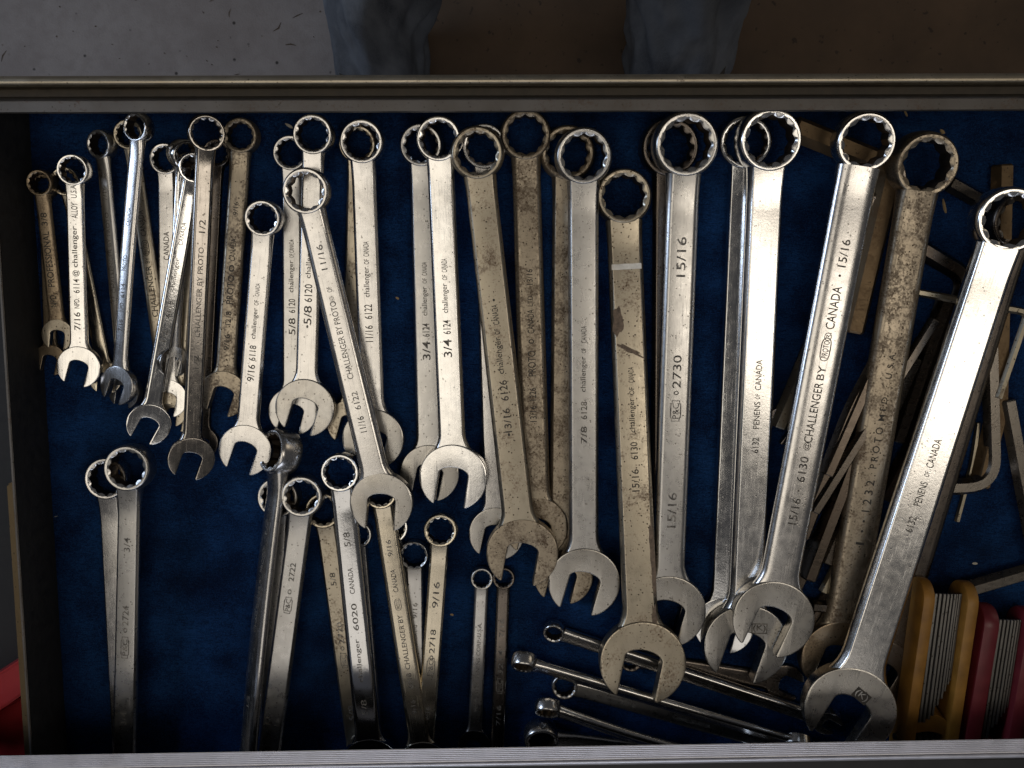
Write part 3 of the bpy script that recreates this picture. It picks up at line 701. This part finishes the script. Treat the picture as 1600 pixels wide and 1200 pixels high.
# ------------------------------------------------------------------ folding hex key sets
def folding(label, axis, sep, zt, hgt, length, mat, blades, plate_t, bridge, blade_shift=0.06):
    A, B = U(*axis[0], zt*.5), U(*axis[1], zt*.5)
    X = (B-A); L = X.length; X.normalize(); Y = Vector((0,0,1)).cross(X).normalized(); Z = X.cross(Y)
    Mw = Matrix((X, Y, Z)).transposed().to_4x4(); Mw.translation = A
    root = empty('folding_hex_key_set', M=Mw); tag(root, label, 'hex key set', 'folding hex key sets')
    s = PX; hh = hgt*s/2; sp = sep*s; pt = plate_t*s
    def slab(y):
        pts = []
        for k in range(13): a = R(90+180*k/12); pts.append((hh*.95+hh*.95*math.cos(a), hh*math.sin(a)))
        pts += [(L, -hh*.8)]+[(L+hh*.6*math.sin(R(15*k)), -hh*.8*math.cos(R(15*k))) for k in range(1, 13)]
        me = plate_mesh('side_plate', pts, pt, pt*.22)
        Q = Matrix(((1,0,0,0),(0,0,-1,y),(0,1,0,0),(0,0,0,1)))
        me.transform(Q); me.flip_normals() if False else None
        return obj('side_plate', me, root, M[mat])
    slab(-sp/2); slab(sp/2)
    n = len(blades); y0 = -sp/2+pt/2; bw = (sp-pt)/sum(b[0] for b in blades)
    y = y0
    for wd, frac, zf_ in blades:
        ww = wd*bw; r = ww/2*1.10; yc = y+ww/2; y += ww; xs = (L*blade_shift, L*blade_shift+r*.7, L*frac-r*.3, L*frac); vs = []; fs = []
        zz = hh*zf_
        for j, x in enumerate(xs):
            k_ = .8 if j in (0, 3) else .985
            vs += [Vector((x, yc+r*.92*k_*math.cos(R(60*k)), zz+r*1.2*k_*math.sin(R(60*k)))) for k in range(6)]
        for j in range(3):
            for k in range(6): fs.append((j*6+k, j*6+(k+1)%6, (j+1)*6+(k+1)%6, (j+1)*6+k))
        fs += [(0,1,2,3,4,5), tuple(18+k for k in range(6))]
        obj('key_blade', mesh('key_blade', vs, fs, R(25)), root, M['satin' if False else 'keyblade'])
    # moulded bridge with an arched top edge, then the pivot ends of the other keys below it
    x0, x1 = L*bridge[0], L*bridge[1]; k = 12; vs = []; fs = []
    for zc in (-hh*.5, hh*.55):
        for i in range(k+1):
            t = i/k; yy = (-.5+t)*(sp-pt*1.02); vs.append((x0-(L*bridge[2])*math.sin(math.pi*t)**.8*(1.0 if zc < 0 else .35), yy, zc if zc > 0 else zc))
        for i in range(k+1):
            t = i/k; yy = (.5-t)*(sp-pt*1.02); vs.append((x1-(L*.018)*math.sin(math.pi*t), yy, zc))
    m = 2*(k+1)
    for i in range(m): fs.append((i, (i+1) % m, m+(i+1) % m, m+i))
    for b_ in (0, m):
        for i in range(k): fs.append((b_+i, b_+i+1, b_+m-2-i, b_+m-1-i))
    obj('bridge', mesh('bridge', vs, fs, R(30)), root, M[mat])
    for i in range(5):
        yc = -sp/2+pt/2+(sp-pt)*(i+.5)/5; r = (sp-pt)/11
        vs = [(x, yc+r*math.cos(R(60*k)), hh*.1+r*math.sin(R(60*k))) for x in (L*(bridge[1]+.01), L*1.02) for k in range(6)]
        obj('key_pivot', mesh('key_pivot', vs, [(k,(k+1)%6,6+(k+1)%6,6+k) for k in range(6)]+[(0,1,2,3,4,5)], R(25)), root, M['keyblade'])
    obj('pivot_bolt', mesh('pivot_bolt', [(L*.93+.0016*math.cos(R(30*k)), y_, .0016*math.sin(R(30*k))) for y_ in (-sp/2-pt*.7, sp/2+pt*.7) for k in range(12)],
        [(k,(k+1)%12,12+(k+1)%12,12+k) for k in range(12)]+[tuple(range(12)), tuple(range(12,24))], R(30)), root, M['keyblade'])
    return root
M['keyblade'] = metal('grey_key_blade_steel', (.17,.165,.16), .42, speck=.8, rust=.1, forge=.5)
folding('ochre yellow folding hex key set beside the largest silver wrench', ((1475,905),(1440,1172)), 67, 90, 64, 0, 'yellow',
        [(1.0,.80,.62),(1.0,.80,.60),(1.0,.78,.60),(.9,.76,.56),(.8,.70,.54),(.8,.66,.52),(.6,.62,.48),(.55,.58,.46),(.5,.56,.40)], 19, (.79,.875,.10))
folding('crimson red folding hex key set in the lower right corner', ((1571,945),(1529,1220)), 66, 84, 62, 0, 'crimson',
        [(1.1,.72,.60),(1.1,.72,.58),(1.0,.66,.56),(1.0,.64,.54),(.9,.60,.50),(.8,.58,.46),(.7,.55,.42)], 26, (.80,.90,.09))

# ------------------------------------------------------------------ small litter on the felt
def litter():
    vs = []; fs = []
    r2 = random.Random(5)
    for i in range(560):
        px = r2.uniform(70, 1600); py = r2.uniform(180, 1160); p = U(px, py, 4); L = r2.uniform(.0003, .0008)*(2.4 if r2.random() < .12 else 1)
        a = r2.uniform(0, 6.28); d = Vector((math.cos(a), math.sin(a), 0)); n = Vector((-d.y, d.x, 0)); wv = r2.uniform(.0001, .00022); k = len(vs)
        for t, ww in ((0,.5),(.5,1),(1,.5)):
            q_ = p+d*L*t+n*L*.3*math.sin(3*t); vs.append(q_-n*wv*ww); vs.append(q_+n*wv*ww+Vector((0,0,.0002)))
        fs += [(k,k+1,k+3,k+2),(k+2,k+3,k+5,k+4)]
    tag(obj('felt_lint', mesh('felt_lint', vs, fs, None), None, M['lint']), kind='stuff')
litter()
def splinter(label, x, y, l, wd, ang, mat='wood', z=5):
    p = U(x, y, z); d = Vector((math.cos(R(ang)), -math.sin(R(ang)), 0)); n = Vector((-d.y, d.x, 0)); s = PX; up = Vector((0,0,1)); vs = []; fs = []
    for t, k in ((-.5,.35),(-.2,.9),(.2,1),(.5,.4)):
        q_ = p+d*l*t*s
        vs += [q_-n*wd*k*s*.5, q_-n*wd*k*s*.2+up*wd*.5*s, q_+n*wd*k*s*.35+up*wd*.45*s, q_+n*wd*k*s*.5]
    for j in range(3):
        for k in range(4): fs.append((j*4+k, j*4+(k+1)%4, (j+1)*4+(k+1)%4, (j+1)*4+k))
    fs += [(0,1,2,3),(12,13,14,15)]
    tag(obj('wood_splinter', mesh('wood_splinter', vs, fs, None), None, M[mat]), label, 'splinter', 'wood splinters on the felt')
splinter('pale splinter right of the rusted ring', 1475, 322, 22, 5, 75)
splinter('tiny chip just above the rusted ring at right', 1471, 206, 9, 7, 40)
splinter('yellow chip against the ledge near the right', 1414, 177, 12, 5, 60)
splinter('pale chip on the blue felt above the yellow key set', 1522, 880, 8, 6, 0, 'lint')
splinter('tan chip on the felt between the 11/16 and 3/4 wrenches', 621, 466, 6, 5, 30)
splinter('grey flake left of the pair of rings stamped 5/8', 452, 197, 13, 6, 30, 'lint')
splinter('tan chip above the small slim grey wrench', 706, 960, 6, 5, 10)
def tube(pts, r, n=5):
    vs = []; fs = []
    for i, p in enumerate(pts):
        t = (pts[min(i+1, len(pts)-1)]-pts[max(i-1, 0)]).normalized(); a = t.cross(Vector((0,0,1))).normalized(); b = t.cross(a)
        vs += [p+a*r*math.cos(6.283*k/n)+b*r*math.sin(6.283*k/n) for k in range(n)]
    for j in range(len(pts)-1):
        for k in range(n): fs.append((j*n+k, j*n+(k+1)%n, (j+1)*n+(k+1)%n, (j+1)*n+k))
    return vs, fs
def thread():
    c = [(77,700),(70,722),(66,742),(60,765),(54,785),(54,805),(66,813),(80,810),(92,805),(106,799)]
    pts = []
    for i in range(len(c)-1):
        for k in range(4): t = k/4; pts.append(U(c[i][0]+(c[i+1][0]-c[i][0])*t+rnd.uniform(-.8,.8), c[i][1]+(c[i+1][1]-c[i][1])*t, 5+2*rnd.random()))
    vs, fs = tube(pts, .00013)
    tag(obj('loose_thread', mesh('loose_thread', vs, fs, R(80)), None, M['lint']), 'thin pale thread curling along the left edge of the felt', 'thread')
thread()

# ------------------------------------------------------------------ person standing in front of the drawer: only trouser legs come into view
def person():
    feet = [(U(600,128,zf+200), 1), (U(1058,124,zf+200), -1)]
    cx = (feet[0][0].x+feet[1][0].x)/2; hipy = .56
    root = empty('person', (cx, hipy, FLOOR)); tag(root, 'person standing at the drawer in faded blue jeans and brown boots', 'person')
    n = 84
    def ring_(cx_, cy_, z, rx, ry, seed, fold):
        out = []
        for k in range(n):
            a = 2*math.pi*k/n
            f = 1+fold*noise.noise((math.cos(a)*1.6+seed, math.sin(a)*1.6, z*6))+fold*.55*noise.noise((math.cos(a)*3+seed, math.sin(a)*3, z*16))-fold*.10*abs(noise.noise((math.cos(a)*5+seed, math.sin(a)*5, z*30)))-fold*.45*abs(noise.noise((math.cos(a)*2.2+z*9+seed, math.sin(a)*2.2, 4)))
            out.append(Vector((cx_+rx*f*math.cos(a), cy_+ry*f*math.sin(a), z)))
        return out
    vs = []; fs = []; tops = []
    for (p, sd) in feet:
        base = len(vs); levels = 70
        for j in range(levels+1):
            t = j/levels; z = FLOOR+.03+t*.76
            hx = cx-sd*.098; k = t**1.1
            x_ = p.x+(hx-p.x)*k; y_ = p.y+.015+(hipy-p.y-.015)*k
            rx = .058+.012*math.sin(t*3.1)+.022*t*t-(.010 if j == 0 else 0); ry = .078+.005*math.sin(t*3.1)+.03*t*t
            vs += ring_(x_, y_, z, rx, ry, sd*3+1, .30*(1-t*.6))
        for j in range(levels):
            for k in range(n): fs.append((base+j*n+k, base+j*n+(k+1)%n, base+(j+1)*n+(k+1)%n, base+(j+1)*n+k))
        tops.append(base+levels*n)
    # hips: one ring joining both legs, up to the waist
    a0, b0 = tops
    hip = []
    for j, (z, rx, ry) in enumerate(((FLOOR+.87,.19,.125),(FLOOR+.97,.175,.12),(FLOOR+1.04,.16,.11))):
        base = len(vs); vs += ring_(cx, hipy, z, rx, ry, 9, .03); hip.append(base)
    for j in range(2):
        for k in range(n): fs.append((hip[j]+k, hip[j]+(k+1)%n, hip[j+1]+(k+1)%n, hip[j+1]+k))
    # left image leg has smaller x: its outer half ring (cos<0) joins hip's cos<0 half; inner halves join each other
    for k in range(n):
        a = 2*math.pi*(k+.5)/n; k2 = (k+1) % n
        if math.cos(a) < 0: fs.append((a0+k, a0+k2, hip[0]+k2, hip[0]+k))
        else: fs.append((b0+k, b0+k2, hip[0]+k2, hip[0]+k))
    q = n//4
    for k in range(q):   # crotch bridge between inner halves
        for s_ in (1, -1):
            ka, kb = (s_*k) % n, (s_*(k+1)) % n; la, lb_ = (n//2-s_*k) % n, (n//2-s_*(k+1)) % n
            fs.append((a0+ka, a0+kb, b0+lb_, b0+la))
    me = bpy.data.meshes.new('jeans'); bm = bmesh.new(); bv = [bm.verts.new(v) for v in vs]
    for f in fs:
        try: bm.faces.new([bv[i] for i in f])
        except ValueError: pass
    finish(bm, me, R(70)); o = obj('jeans', me, None, M['denim']); into(root, o)
    m = o.modifiers.new('cloth', 'SOLIDIFY'); m.thickness = .002
    for (p, sd) in feet:
        vs = []; fs = []; k = 18
        for z, sx, sy in ((0,.047,.125),(.018,.050,.13),(.03,.047,.125),(.06,.042,.11),(.085,.038,.085),(.11,.040,.055),(.16,.042,.05)):
            off = 0 if z > .08 else .04
            vs += [(p.x+sx*math.cos(6.283*i/k), p.y-off+sy*math.sin(6.283*i/k), FLOOR+.0005+z) for i in range(k)]
        for j in range(6):
            for i in range(k): fs.append((j*k+i, j*k+(i+1)%k, (j+1)*k+(i+1)%k, (j+1)*k+i))
        fs += [tuple(range(k)), tuple(6*k+i for i in range(k))]
        into(root, obj('boot', mesh('boot', vs, fs, R(40)), None, M['sole']))
person()
